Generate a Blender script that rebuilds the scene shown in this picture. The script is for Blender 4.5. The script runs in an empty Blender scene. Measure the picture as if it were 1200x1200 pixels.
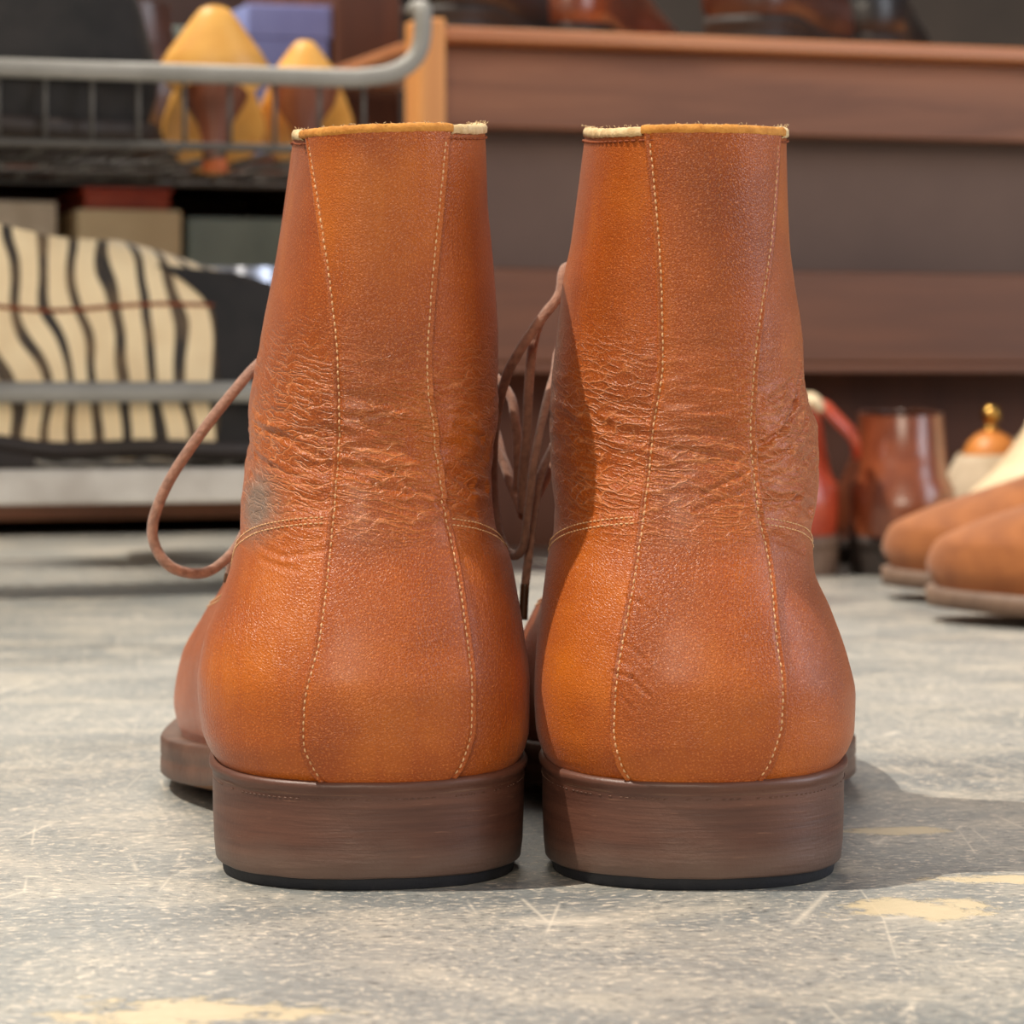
import bpy, math, random
import numpy as np
from mathutils import Vector, Matrix, noise
random.seed(7)
D2R = math.pi / 180
S = bpy.context.scene
COL = S.collection

# ------------------------------------------------------------ camera, world, lights, exposure
cam_d = bpy.data.cameras.new('camera')
cam = bpy.data.objects.new('camera', cam_d); COL.objects.link(cam)
cam.location = (0, -0.70, 0.120)
cam.rotation_euler = (90 * D2R, 0, 0)
cam_d.sensor_width = 36; cam_d.lens = 106.5; cam_d.shift_y = -160 / 1200
cam_d.clip_start = 0.02; cam_d.clip_end = 60
cam_d.dof.use_dof = True; cam_d.dof.focus_distance = 0.722; cam_d.dof.aperture_fstop = 27
S.camera = cam

S.view_settings.view_transform = 'Standard'; S.view_settings.look = 'None'
S.view_settings.exposure = 0.0; S.view_settings.gamma = 1.0
S.view_settings.use_curve_mapping = False

w = bpy.data.worlds.new('world'); S.world = w; w.use_nodes = True
nt = w.node_tree; bg = nt.nodes['Background']
tc = nt.nodes.new('ShaderNodeTexCoord'); sx = nt.nodes.new('ShaderNodeSeparateXYZ')
rp = nt.nodes.new('ShaderNodeValToRGB'); mp = nt.nodes.new('ShaderNodeMapRange')
nt.links.new(tc.outputs['Generated'], sx.inputs[0]); nt.links.new(sx.outputs['Z'], mp.inputs['Value'])
mp.inputs['From Min'].default_value = -0.2; mp.inputs['From Max'].default_value = 1.0
nt.links.new(mp.outputs[0], rp.inputs[0]); nt.links.new(rp.outputs[0], bg.inputs['Color'])
rp.color_ramp.elements[0].color = (0.30, 0.25, 0.21, 1); rp.color_ramp.elements[1].color = (0.80, 0.84, 0.92, 1)
bg.inputs['Strength'].default_value = 0.38

def sun(name, az, el, energy, col, ang):
    d = bpy.data.lights.new(name, 'SUN'); d.energy = energy; d.color = col; d.angle = ang * D2R
    o = bpy.data.objects.new(name, d); COL.objects.link(o)
    v = Vector((math.cos(az*D2R)*math.cos(el*D2R), math.sin(az*D2R)*math.cos(el*D2R), -math.sin(el*D2R)))
    o.rotation_euler = v.to_track_quat('-Z', 'Y').to_euler(); o.location = -v * 3
def area(name, loc, tgt, size, energy, col, sy=None):
    d = bpy.data.lights.new(name, 'AREA'); d.energy = energy; d.color = col; d.size = size
    if sy: d.shape = 'RECTANGLE'; d.size_y = sy
    o = bpy.data.objects.new(name, d); COL.objects.link(o); o.location = loc
    v = Vector(tgt) - Vector(loc); o.rotation_euler = v.to_track_quat('-Z', 'Y').to_euler()
sun('sunlight', 17, 63, 4.3, (1.0, 0.92, 0.80), 0.6)
area('frontal_fill_light', (-0.25, -2.4, 0.9), (0, 0, 0.08), 0.7, 30, (1.0, 0.86, 0.68))  # unseen fill light behind the camera, added for the backs of the boots
area('side_window_light', (2.0, -0.2, 0.8), (0.1, 0.1, 0.08), 1.2, 26, (0.88, 0.92, 1.0))
area('ceiling_light', (-0.4, 2.6, 2.3), (0, 0.8, 0.0), 1.6, 60, (1.0, 0.92, 0.80))

# ------------------------------------------------------------ helpers
def tag(o, label=None, cat=None, group=None, kind=None):
    if label: o['label'] = label
    if cat: o['category'] = cat
    if group: o['group'] = group
    if kind: o['kind'] = kind
    return o
def empty(name, loc, rz=0, label=None, cat=None, group=None):
    o = bpy.data.objects.new(name, None); COL.objects.link(o); o.location = loc; o.rotation_euler = (0, 0, rz)
    o.empty_display_size = 0.02
    return tag(o, label, cat, group)
def mesh_obj(name, V, F, mat, parent=None, smooth=True, uv=None, bevel=0):
    me = bpy.data.meshes.new(name)
    me.from_pydata([tuple(map(float, v)) for v in V], [], [tuple(map(int, f)) for f in F]); me.validate()
    if uv is not None:
        L = me.uv_layers.new(name='UVMap')
        vi = np.zeros(len(me.loops), dtype=np.int32); me.loops.foreach_get('vertex_index', vi)
        L.data.foreach_set('uv', np.asarray(uv, dtype=np.float32)[vi].ravel())
    for p in me.polygons: p.use_smooth = smooth
    me.materials.append(mat)
    o = bpy.data.objects.new(name, me); COL.objects.link(o)
    if parent: o.parent = parent
    if bevel:
        b = o.modifiers.new('bevel', 'BEVEL'); b.width = bevel; b.segments = 3; b.limit_method = 'ANGLE'
        for p in me.polygons: p.use_smooth = True
        wn = o.modifiers.new('wn', 'WEIGHTED_NORMAL'); wn.keep_sharp = True
    return o
class MB:
    def __init__(s): s.V = []; s.F = []
    def add(s, V, F):
        k = len(s.V); s.V += [tuple(v) for v in V]; s.F += [tuple(i + k for i in f) for f in F]; return s
    def box(s, a, b, T=None):
        V = [(x, y, z) for z in (a[2], b[2]) for y in (a[1], b[1]) for x in (a[0], b[0])]
        if T: V = [T(*v) for v in V]
        return s.add(V, [(0,2,3,1),(4,5,7,6),(0,1,5,4),(2,6,7,3),(0,4,6,2),(1,3,7,5)])
    def tube(s, P, r, n=12, cap=True):
        V, F = tube_geo(P, r, n, cap); return s.add(V, F)
    def obj(s, name, mat, parent=None, smooth=False, bevel=0):
        return mesh_obj(name, s.V, s.F, mat, parent, smooth, None, bevel)
def catmull(P, n=8, closed=False):
    P = [np.array(p, float) for p in P]; out = []
    N = len(P)
    rng = range(N if closed else N - 1)
    for i in rng:
        p1, p2 = P[i], P[(i+1) % N]
        p0 = P[i-1] if (i > 0 or closed) else 2*p1 - p2
        p3 = P[(i+2) % N] if (i + 2 < N or closed) else 2*p2 - p1
        for k in range(n):
            t = k / n
            out.append(0.5*((2*p1) + (-p0+p2)*t + (2*p0-5*p1+4*p2-p3)*t*t + (-p0+3*p1-3*p2+p3)*t**3))
    if not closed: out.append(P[-1])
    return out
def tube_geo(P, r, n=12, cap=True, flat=1.0):
    P = [Vector(p) for p in P]; V = []; F = []
    T = [(P[min(i+1, len(P)-1)] - P[max(i-1, 0)]).normalized() for i in range(len(P))]
    up = Vector((0, 0, 1)) if abs(T[0].z) < 0.9 else Vector((1, 0, 0))
    nrm = (up - T[0]*up.dot(T[0])).normalized()
    for i, p in enumerate(P):
        nrm = (nrm - T[i]*nrm.dot(T[i])).normalized(); b = T[i].cross(nrm)
        ri = r[i] if hasattr(r, '__len__') else r
        for k in range(n):
            a = 2*math.pi*k/n
            V.append(p + nrm*math.cos(a)*ri*flat + b*math.sin(a)*ri)
        if i:
            for k in range(n):
                F.append(((i-1)*n+k, (i-1)*n+(k+1) % n, i*n+(k+1) % n, i*n+k))
    if cap: F.append(tuple(range(n-1, -1, -1))); F.append(tuple((len(P)-1)*n+k for k in range(n)))
    return V, F
def tube_obj(name, P, r, mat, parent=None, n=12, sm=8, flat=1.0):
    V, F = tube_geo(catmull(P, sm) if sm else P, r, n, True, flat)
    return mesh_obj(name, V, F, mat, parent, True)

# ------------------------------------------------------------ materials
def srgb(r, g, b):
    f = lambda c: (c/255/12.92) if c/255 <= 0.04045 else ((c/255+0.055)/1.055)**2.4
    return (f(r), f(g), f(b), 1)
class NT:
    def __init__(s, name):
        s.m = bpy.data.materials.new(name); s.m.use_nodes = True; s.t = s.m.node_tree
        s.b = s.t.nodes['Principled BSDF']
    def n(s, typ, **kw):
        x = s.t.nodes.new('ShaderNode' + typ)
        for k, v in kw.items():
            if k in x.inputs.keys(): x.inputs[k].default_value = v
            else: setattr(x, k, v)
        return x
    def l(s, a, b): s.t.links.new(a, b)
    def coords(s, kind='Object', scale=(1, 1, 1), rot=(0, 0, 0), loc=(0, 0, 0)):
        c = s.n('TexCoord'); m = s.n('Mapping'); m.inputs['Scale'].default_value = scale
        m.inputs['Rotation'].default_value = rot; m.inputs['Location'].default_value = loc
        s.l(c.outputs[kind], m.inputs[0]); return m.outputs[0]
    def noise(s, co, scale=5, detail=4, rough=0.5, dist=0.0, typ=None):
        x = s.n('TexNoise', Scale=scale, Detail=detail, Roughness=rough, Distortion=dist)
        if typ: x.noise_type = typ
        s.l(co, x.inputs['Vector']); return x.outputs[0]
    def ramp(s, f, stops):
        r = s.n('ValToRGB'); cr = r.color_ramp
        while len(cr.elements) < len(stops): cr.elements.new(0.5)
        for e, (p, c) in zip(cr.elements, stops):
            e.position = p; e.color = c if hasattr(c, '__len__') else (c, c, c, 1)
        s.l(f, r.inputs[0]); return r.outputs[0]
    def mix(s, f, a, b, mode='MIX'):
        x = s.n('Mix'); x.data_type = 'RGBA'; x.blend_type = mode
        for sock, v in ((x.inputs[0], f), (x.inputs[6], a), (x.inputs[7], b)):
            if hasattr(v, 'is_linked'): s.l(v, sock)
            else: sock.default_value = v
        return x.outputs[2]
    def math(s, op, a, b=0.0, clamp=False):
        x = s.n('Math'); x.operation = op; x.use_clamp = clamp
        for i, v in ((0, a), (1, b)):
            if hasattr(v, 'is_linked'): s.l(v, x.inputs[i])
            else: x.inputs[i].default_value = v
        return x.outputs[0]
    def bump(s, h, strength, dist, prev=None):
        x = s.n('Bump'); x.inputs['Strength'].default_value = strength; x.inputs['Distance'].default_value = dist
        s.l(h, x.inputs['Height'])
        if prev is not None: s.l(prev, x.inputs['Normal'])
        return x.outputs[0]
    def set(s, **kw):
        for k, v in kw.items():
            k = k.replace('_', ' ')
            if hasattr(v, 'is_linked'): s.l(v, s.b.inputs[k])
            else: s.b.inputs[k].default_value = v
        return s.m

def plain(name, c1, c2=None, rough=0.6, scale=40, bump=0.15, bscale=400, metal=0, coat=0, stretch=(1, 1, 1), sheen=0, spec=0.5):
    t = NT(name); co = t.coords('Object', stretch)
    c2 = c2 or tuple(x*0.75 for x in c1[:3]) + (1,)
    n = t.noise(co, scale, 5, 0.6)
    col = t.ramp(n, [(0.35, c1), (0.68, c2)])
    kw = {'Base_Color': col, 'Roughness': rough, 'Metallic': metal, 'Coat_Weight': coat, 'Coat_Roughness': 0.25,
          'Sheen_Weight': sheen, 'Specular_IOR_Level': spec}
    if bump: kw['Normal'] = t.bump(t.noise(co, bscale, 3, 0.6), bump, 0.0006)
    return t.set(**kw)

def boot_leather(name, seed, back=False):
    """burnished tan calf: fine grain, creases round the ankle"""
    t = NT(name); off = (seed*0.37, seed*0.91, 0)
    uv = t.coords('UV', (1, 1, 1), (0, 0, 0), off)
    uvraw = t.coords('UV')
    sp = t.n('SeparateXYZ'); t.l(uvraw, sp.inputs[0]); V = sp.outputs[1]; U = sp.outputs[0]
    # tones of the dye
    big = t.noise(uv, 22, 4, 0.55)
    col = t.ramp(big, [(0.30, srgb(128, 56, 8)), (0.52, srgb(156, 73, 10)), (0.72, srgb(182, 96, 18))])
    streak = t.noise(t.coords('UV', (260, 16, 1), (0, 0, 0), off), 1.0, 3, 0.6)
    col = t.mix(t.ramp(streak, [(0.5, 0.0), (0.75, 0.30)]), col, srgb(142, 54, 10))
    spots = t.noise(uv, 1900, 2, 0.6)
    col = t.mix(t.ramp(spots, [(0.54, 0.0), (0.66, 0.45)]), col, srgb(222, 132, 66))
    # crease zone mask by height (ankle) and by big noise
    mr = t.n('MapRange', **{'From Min': 0.074, 'From Max': 0.092}); mr.interpolation_type = 'SMOOTHSTEP'; t.l(V, mr.inputs['Value'])
    mr2 = t.n('MapRange', **{'From Min': 0.142, 'From Max': 0.105}); mr2.interpolation_type = 'SMOOTHSTEP'; t.l(V, mr2.inputs['Value'])
    zone = t.math('MULTIPLY', mr.outputs[0], mr2.outputs[0])
    patch = t.ramp(t.noise(uv, 30, 2, 0.5), [(0.32, 0.35), (0.52, 1.0)])
    zone = t.math('MULTIPLY', zone, patch)
    if not back:
        pass
    warp = t.n('TexNoise', Scale=55.0, Detail=3.0); t.l(uv, warp.inputs['Vector'])
    vm = t.n('VectorMath'); vm.operation = 'MULTIPLY_ADD'
    t.l(warp.outputs['Color'], vm.inputs[0]); vm.inputs[1].default_value = (0.012, 0.010, 0); t.l(uv, vm.inputs[2])
    mp = t.n('Mapping'); mp.inputs['Scale'].default_value = (230, 620, 1); t.l(vm.outputs[0], mp.inputs[0])
    cre = t.n('TexVoronoi', feature='DISTANCE_TO_EDGE'); cre.inputs['Scale'].default_value = 1.0; t.l(mp.outputs[0], cre.inputs['Vector'])
    cl = t.ramp(cre.outputs['Distance'], [(0.0, 0.0), (0.16, 0.8), (0.5, 1.0)])
    mp2 = t.n('Mapping'); mp2.inputs['Scale'].default_value = (70, 260, 1); mp2.inputs['Rotation'].default_value = (0, 0, 0.25); t.l(vm.outputs[0], mp2.inputs[0])
    rid = t.noise(mp2.outputs[0], 1.0, 3, 0.6)
    lines = None
    for k, (per, su, sv, amp, ang) in enumerate(((0.0023, 55, 95, 11.0, 0.10), (0.0031, 80, 120, 13.0, -0.35), (0.0016, 120, 160, 9.0, 0.30))):
        mk_ = t.n('Mapping'); mk_.inputs['Scale'].default_value = (su, sv, 1); mk_.inputs['Location'].default_value = (k*7.7, k*3.3, 0); t.l(uv, mk_.inputs[0])
        wn_ = t.noise(mk_.outputs[0], 1.0, 3, 0.55)
        ph_ = t.math('ADD', t.math('MULTIPLY', t.math('ADD', V, t.math('MULTIPLY', U, ang)), math.pi/per), t.math('MULTIPLY', wn_, amp))
        cr_ = t.math('POWER', t.math('SUBTRACT', 1.0, t.math('ABSOLUTE', t.math('SINE', ph_))), 3.5)
        br_ = t.noise(uv, 120+60*k, 2, 0.5)
        bm_ = t.ramp(br_, [(0.40, 0.0), (0.54, 1.0)])
        cr_ = t.math('MULTIPLY', cr_, bm_)
        lines = cr_ if lines is None else t.math('MAXIMUM', lines, cr_)
    h1 = t.math('MULTIPLY', lines, zone); h2 = t.math('MULTIPLY', rid, zone)
    # thin diagonal stretch lines higher on the shaft
    mp3 = t.n('Mapping'); mp3.inputs['Scale'].default_value = (900, 120, 1); mp3.inputs['Rotation'].default_value = (0, 0, 0.35); t.l(vm.outputs[0], mp3.inputs[0])
    dl = t.n('TexVoronoi', feature='DISTANCE_TO_EDGE'); dl.inputs['Scale'].default_value = 0.45; t.l(mp3.outputs[0], dl.inputs['Vector'])
    dz = t.ramp(t.noise(uv, 26, 1, 0.4), [(0.52, 0.0), (0.64, 1.0)])
    dlh = t.math('MULTIPLY', t.ramp(dl.outputs['Distance'], [(0.0, 0.0), (0.10, 1.0)]), dz)
    # pores
    po = t.n('TexVoronoi', feature='DISTANCE_TO_EDGE'); po.inputs['Scale'].default_value = 1500; t.l(uv, po.inputs['Vector'])
    ph = t.ramp(po.outputs['Distance'], [(0.0, 0.0), (0.25, 1.0)])
    n = t.bump(ph, 0.42, 0.00020)
    n = t.bump(t.noise(uv, 1100, 3, 0.7), 0.45, 0.00028, n)
    n = t.bump(dlh, 0.28, 0.0003, n)
    n = t.bump(h2, 0.5, 0.0014, n)
    n = t.bump(h1, 0.75, 0.0005, n)
    # rubbed crests, with their highlights also mixed into the colour
    rub_highlight = h1
    col = t.mix(t.math('MULTIPLY', rub_highlight, 0.6), col, srgb(232, 150, 92))
    if not back:
        # grey scuff beside the ankle seam
        cx, cy = (-0.036, 0.0885) if seed == 1 else (5, 5)
        dx = t.math('MULTIPLY', t.math('SUBTRACT', U, cx), 0.75); dy = t.math('SUBTRACT', V, cy)
        dd = t.math('SQRT', t.math('ADD', t.math('MULTIPLY', dx, dx), t.math('MULTIPLY', dy, dy)))
        dd = t.math('ADD', dd, t.math('MULTIPLY', t.math('SUBTRACT', t.noise(uv, 90, 3), 0.5), 0.006))
        col = t.mix(t.ramp(dd, [(0.004, 0.75), (0.011, 0.0)]), col, srgb(120, 112, 100))
    rough = t.ramp(t.noise(uv, 60, 4, 0.6), [(0.3, 0.33), (0.7, 0.46)])
    return t.set(Base_Color=col, Roughness=rough, Normal=n, Specular_IOR_Level=0.42, Coat_Weight=0.14, Coat_Roughness=0.26, Sheen_Weight=0.13, Sheen_Roughness=0.35, Sheen_Tint=(0.85, 0.72, 0.72, 1), Subsurface_Weight=0.0)

def heel_mat():
    t = NT('stacked_leather'); co = t.coords('Object')
    lay = t.noise(t.coords('Object', (25, 25, 420)), 1.0, 3, 0.6)
    col = t.ramp(lay, [(0.3, srgb(74, 44, 34)), (0.7, srgb(100, 64, 50))])
    sc = t.noise(t.coords('Object', (120, 120, 1600), (0.03, 0.02, 0)), 1.0, 2, 0.5)
    col = t.mix(t.ramp(sc, [(0.68, 0.0), (0.75, 0.3)]), col, srgb(150, 108, 84))
    sp = t.n('SeparateXYZ'); t.l(co, sp.inputs[0])
    wear = t.math('SUBTRACT', sp.outputs[2], t.math('MULTIPLY', t.noise(co, 70, 3), 0.010))
    col = t.mix(t.ramp(t.math('MULTIPLY', wear, 100), [(0.0, 0.75), (0.75, 0.0)]), col, srgb(104, 84, 74))
    n = t.bump(t.noise(co, 900, 3, 0.6), 0.3, 0.0003)
    n = t.bump(lay, 0.25, 0.0004, n)
    n = t.bump(sc, 0.3, 0.0003, n)
    return t.set(Base_Color=col, Roughness=0.48, Normal=n, Coat_Weight=0.12, Coat_Roughness=0.35)

def slate_mat():
    t = NT('slate'); co = t.coords('Object')
    wn = t.n('TexNoise', Scale=9.0, Detail=3.0); t.l(co, wn.inputs['Vector'])
    vm = t.n('VectorMath'); vm.operation = 'MULTIPLY_ADD'; t.l(wn.outputs['Color'], vm.inputs[0])
    vm.inputs[1].default_value = (0.06, 0.03, 0); t.l(co, vm.inputs[2])
    base = t.noise(vm.outputs[0], 7, 5, 0.6)
    col = t.ramp(base, [(0.32, srgb(104, 108, 108)), (0.5, srgb(132, 134, 131)), (0.68, srgb(160, 156, 148))])
    # cloudy pale wear
    cl = t.n('Mapping'); cl.inputs['Scale'].default_value = (22, 26, 1); t.l(vm.outputs[0], cl.inputs[0])
    cn = t.noise(cl.outputs[0], 1.0, 8, 0.68)
    col = t.mix(t.ramp(cn, [(0.47, 0.0), (0.66, 0.55)]), col, srgb(200, 189, 170))
    # short pale flecks
    fl = t.n('Mapping'); fl.inputs['Scale'].default_value = (330, 420, 1); fl.inputs['Rotation'].default_value = (0, 0, 0.12); t.l(vm.outputs[0], fl.inputs[0])
    fn = t.noise(fl.outputs[0], 1.0, 6, 0.72, 0.5)
    col = t.mix(t.ramp(fn, [(0.55, 0.0), (0.61, 0.8)]), col, srgb(216, 202, 182))
    col = t.mix(t.ramp(fn, [(0.36, 0.75), (0.46, 0.0)]), col, srgb(88, 90, 88))
    # hairline scratches
    for k, (rot, sc, th) in enumerate(((0.5, (60, 9, 1), 0.018), (-0.7, (70, 8, 1), 0.016), (1.25, (55, 10, 1), 0.014))):
        m = t.n('Mapping'); m.inputs['Scale'].default_value = sc; m.inputs['Rotation'].default_value = (0, 0, rot); m.inputs['Location'].default_value = (k*3.1, k, 0)
        t.l(co, m.inputs[0])
        v = t.n('TexVoronoi', feature='DISTANCE_TO_EDGE'); v.inputs['Scale'].default_value = 0.35; t.l(m.outputs[0], v.inputs['Vector'])
        msk = t.ramp(t.noise(co, 14 + k*3, 2), [(0.56, 0.0), (0.64, 0.5)])
        f = t.math('MULTIPLY', t.ramp(v.outputs['Distance'], [(0.0, 1.0), (th*.6, 0.0)]), msk)
        col = t.mix(f, col, srgb(226, 214, 194))
    # sandy cleft patches
    pt = None
    for (px, py, rx, ry) in ((0.092, -0.018, 0.024, 0.018), (-0.062, -0.130, 0.030, 0.018), (0.102, 0.098, 0.020, 0.010), (0.118, 0.020, 0.030, 0.008)):
        m = t.n('Mapping'); m.inputs['Location'].default_value = (-px/rx, -py/ry, 0); m.inputs['Scale'].default_value = (1/rx, 1/ry, 0); t.l(co, m.inputs[0])
        ln = t.n('VectorMath'); ln.operation = 'LENGTH'; t.l(m.outputs[0], ln.inputs[0])
        d = t.math('ADD', ln.outputs['Value'], t.math('MULTIPLY', t.math('SUBTRACT', t.noise(co, 90, 5, 0.7), 0.5), 2.6))
        f = t.ramp(d, [(0.55, 0.85), (0.80, 0.0)])
        pt = f if pt is None else t.math('MAXIMUM', pt, f)
    col = t.mix(pt, col, srgb(204, 186, 150))
    # grout line / big cleft relief
    n = t.bump(fn, 0.30, 0.0008)
    n = t.bump(t.noise(co, 1200, 3, 0.6), 0.25, 0.0003, n)
    n = t.bump(cn, 0.35, 0.003, n)
    n = t.bump(pt, 0.5, 0.0012, n)
    rough = t.ramp(base, [(0.3, 0.36), (0.7, 0.52)])
    return t.set(Base_Color=col, Roughness=rough, Normal=n, Specular_IOR_Level=0.5)

def wood_mat(name, c1, c2, rough=0.55, sc=(3, 40, 40)):
    t = NT(name); co = t.coords('Object', sc)
    n1 = t.noise(co, 1.0, 6, 0.6, 0.8)
    col = t.ramp(n1, [(0.3, c1), (0.7, c2)])
    return t.set(Base_Color=col, Roughness=rough, Normal=t.bump(n1, 0.3, 0.001))
def zebra_mat():
    t = NT('zebra_hair'); co = t.coords('Object', (1, 1, 1))
    wn = t.n('TexNoise', Scale=12.0, Detail=1.5); t.l(co, wn.inputs['Vector'])
    vm = t.n('VectorMath'); vm.operation = 'MULTIPLY_ADD'; t.l(wn.outputs['Color'], vm.inputs[0])
    vm.inputs[1].default_value = (0.0, 0.050, 0.0); t.l(co, vm.inputs[2])
    sp = t.n('SeparateXYZ'); t.l(vm.outputs[0], sp.inputs[0])
    ph = t.math('ADD', sp.outputs[1], t.math('MULTIPLY', sp.outputs[2], 0.14))
    wv = t.math('SINE', t.math('MULTIPLY', ph, 2*math.pi/0.0165))
    col = t.ramp(t.math('ADD', t.math('MULTIPLY', wv, 0.5), 0.5), [(0.20, srgb(46, 38, 30)), (0.34, srgb(246, 222, 178))])
    col = t.mix(t.ramp(t.noise(co, 40, 3), [(0.4, 0.0), (0.8, 0.35)]), col, srgb(200, 160, 110))
    return t.set(Base_Color=col, Roughness=0.75, Sheen_Weight=0.3, Normal=t.bump(t.noise(co, 600, 3), 0.3, 0.001))

M = {}
M['boot1'] = boot_leather('tan_leather_left', 1); M['boot2'] = boot_leather('tan_leather_right', 2)
M['strip1'] = boot_leather('tan_leather_strip', 3, True); M['strip2'] = boot_leather('tan_leather_strip_b', 4, True)
M['heel'] = heel_mat()
M['edge'] = plain('sole_edge', srgb(104, 72, 56), srgb(76, 50, 38), 0.5, 60, 0.3, 500, coat=0.1)
M['under'] = plain('leather_outsole', srgb(140, 96, 62), srgb(110, 74, 50), 0.6, 40)
M['heel_shadow'] = plain('heel_shadow_dark', srgb(34, 36, 44), srgb(26, 28, 34), 0.7, 80, 0.3)  # dark tone for the shadow band under the heels
M['raw'] = plain('raw_leather_edge', srgb(206, 142, 62), srgb(176, 112, 40), 0.85, 300, 0.6, 900)
M['raw_pale'] = plain('pale_raw_edge', srgb(222, 196, 150), srgb(190, 158, 110), 0.9, 300, 0.6, 900)
M['lining'] = plain('pale_lining', srgb(196, 168, 128), srgb(170, 140, 104), 0.8, 50)
M['thread'] = plain('cream_thread', srgb(226, 184, 138), srgb(184, 134, 90), 0.8, 500, 0.4, 2500)
M['thread2'] = plain('dark_thread', srgb(150, 74, 30), srgb(110, 50, 20), 0.8, 500, 0.4, 2500)
M['lace'] = plain('brown_waxed_cotton', srgb(160, 116, 94), srgb(124, 86, 68), 0.75, 500, 0.8, 1500, sheen=0.3)
M['brass'] = plain('brass', srgb(214, 168, 88), srgb(190, 140, 70), 0.25, 30, 0, metal=1)
M['aglet'] = plain('aglet', srgb(96, 62, 34), srgb(70, 44, 24), 0.35, 100, 0)
M['slate'] = slate_mat()
M['steel'] = plain('grey_painted_steel', srgb(150, 147, 140), srgb(134, 131, 124), 0.45, 30, 0)
M['steel_light'] = plain('pale_painted_steel', srgb(206, 200, 190), srgb(180, 172, 162), 0.4, 30, 0)
M['wire'] = plain('dark_wire', srgb(88, 84, 78), srgb(70, 66, 62), 0.5, 30, 0)
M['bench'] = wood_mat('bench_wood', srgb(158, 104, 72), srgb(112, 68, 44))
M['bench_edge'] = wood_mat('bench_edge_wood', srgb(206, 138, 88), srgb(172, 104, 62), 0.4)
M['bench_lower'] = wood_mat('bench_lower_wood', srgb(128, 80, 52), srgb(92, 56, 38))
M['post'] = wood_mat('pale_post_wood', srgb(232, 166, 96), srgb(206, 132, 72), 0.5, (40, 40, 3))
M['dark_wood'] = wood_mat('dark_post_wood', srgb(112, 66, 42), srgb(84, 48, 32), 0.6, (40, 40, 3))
M['recess'] = plain('recess_panel', srgb(116, 94, 84), srgb(104, 84, 76), 0.8, 6, 0.1, 80)
M['wall'] = plain('shop_wall', srgb(66, 56, 50), srgb(52, 45, 41), 0.85, 4, 0.1, 80)
M['zebra'] = zebra_mat()
M['black'] = plain('black_suede', srgb(40, 36, 34), srgb(28, 26, 25), 0.85, 60, 0.3, 500)
M['black_calf'] = plain('black_calf', srgb(26, 25, 27), srgb(18, 17, 19), 0.4, 60, 0.1, 300, coat=0.3)
M['brown_calf'] = plain('brown_calf', srgb(136, 72, 42), srgb(104, 50, 30), 0.28, 40, 0.1, 300, coat=0.6)
M['dark_brown'] = plain('dark_brown_calf', srgb(84, 48, 34), srgb(60, 34, 24), 0.35, 40, 0.1, 300, coat=0.3)
M['red_calf'] = plain('red_brown_calf', srgb(186, 74, 44), srgb(160, 56, 34), 0.35, 40, 0.1, 300, coat=0.4)
M['tan_suede'] = plain('tan_suede', srgb(158, 94, 44), srgb(132, 74, 32), 0.9, 60, 0.4, 500, sheen=0.12)
M['cream'] = plain('cream_leather', srgb(222, 200, 164), srgb(206, 180, 142), 0.6, 40, 0.2, 400)
M['offwhite'] = plain('offwhite_suede', srgb(216, 198, 172), srgb(190, 170, 142), 0.85, 40, 0.2, 400)
M['navy'] = plain('navy_suede', srgb(52, 54, 70), srgb(40, 42, 56), 0.85, 40, 0.2, 400)
M['silver'] = plain('silver_leather', srgb(186, 192, 206), srgb(150, 156, 172), 0.3, 40, 0.1, 400, metal=0.6)
M['tan_leather'] = plain('pale_tan_leather', srgb(240, 182, 92), srgb(222, 156, 70), 0.45, 30, 0.05, 200)
M['stem'] = plain('brown_heel_lacquer', srgb(124, 68, 44), srgb(98, 52, 34), 0.4, 30, 0)
M['orange'] = plain('orange_tip', srgb(200, 104, 50), srgb(176, 86, 40), 0.5, 30, 0)
M['tree'] = wood_mat('cedar_shoe_tree', srgb(224, 146, 70), srgb(198, 120, 54), 0.45, (30, 30, 8))
M['shoe_sole'] = plain('background_sole', srgb(126, 100, 82), srgb(98, 76, 62), 0.6, 50, 0)
M['shoe_sole_dark'] = plain('background_sole_dark', srgb(50, 40, 34), srgb(38, 30, 26), 0.6, 50, 0)
M['card_blue'] = plain('blue_card', srgb(150, 158, 216), srgb(128, 136, 196), 0.7, 12, 0)
M['card_beige'] = plain('beige_card', srgb(236, 212, 168), srgb(220, 194, 150), 0.7, 12, 0)
M['card_teal'] = plain('grey_green_card', srgb(150, 162, 152), srgb(128, 140, 132), 0.7, 12, 0)

# ------------------------------------------------------------ setting
m = MB(); m.box((-3, -1.6, -0.02), (3, 3.4, 0)); fl = m.obj('floor', M['slate']); tag(fl, kind='structure')
m = MB(); m.box((-3, 3.4, 0), (3, 3.46, 2.6)); tag(m.obj('wall_back', M['wall']), kind='structure')

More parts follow.
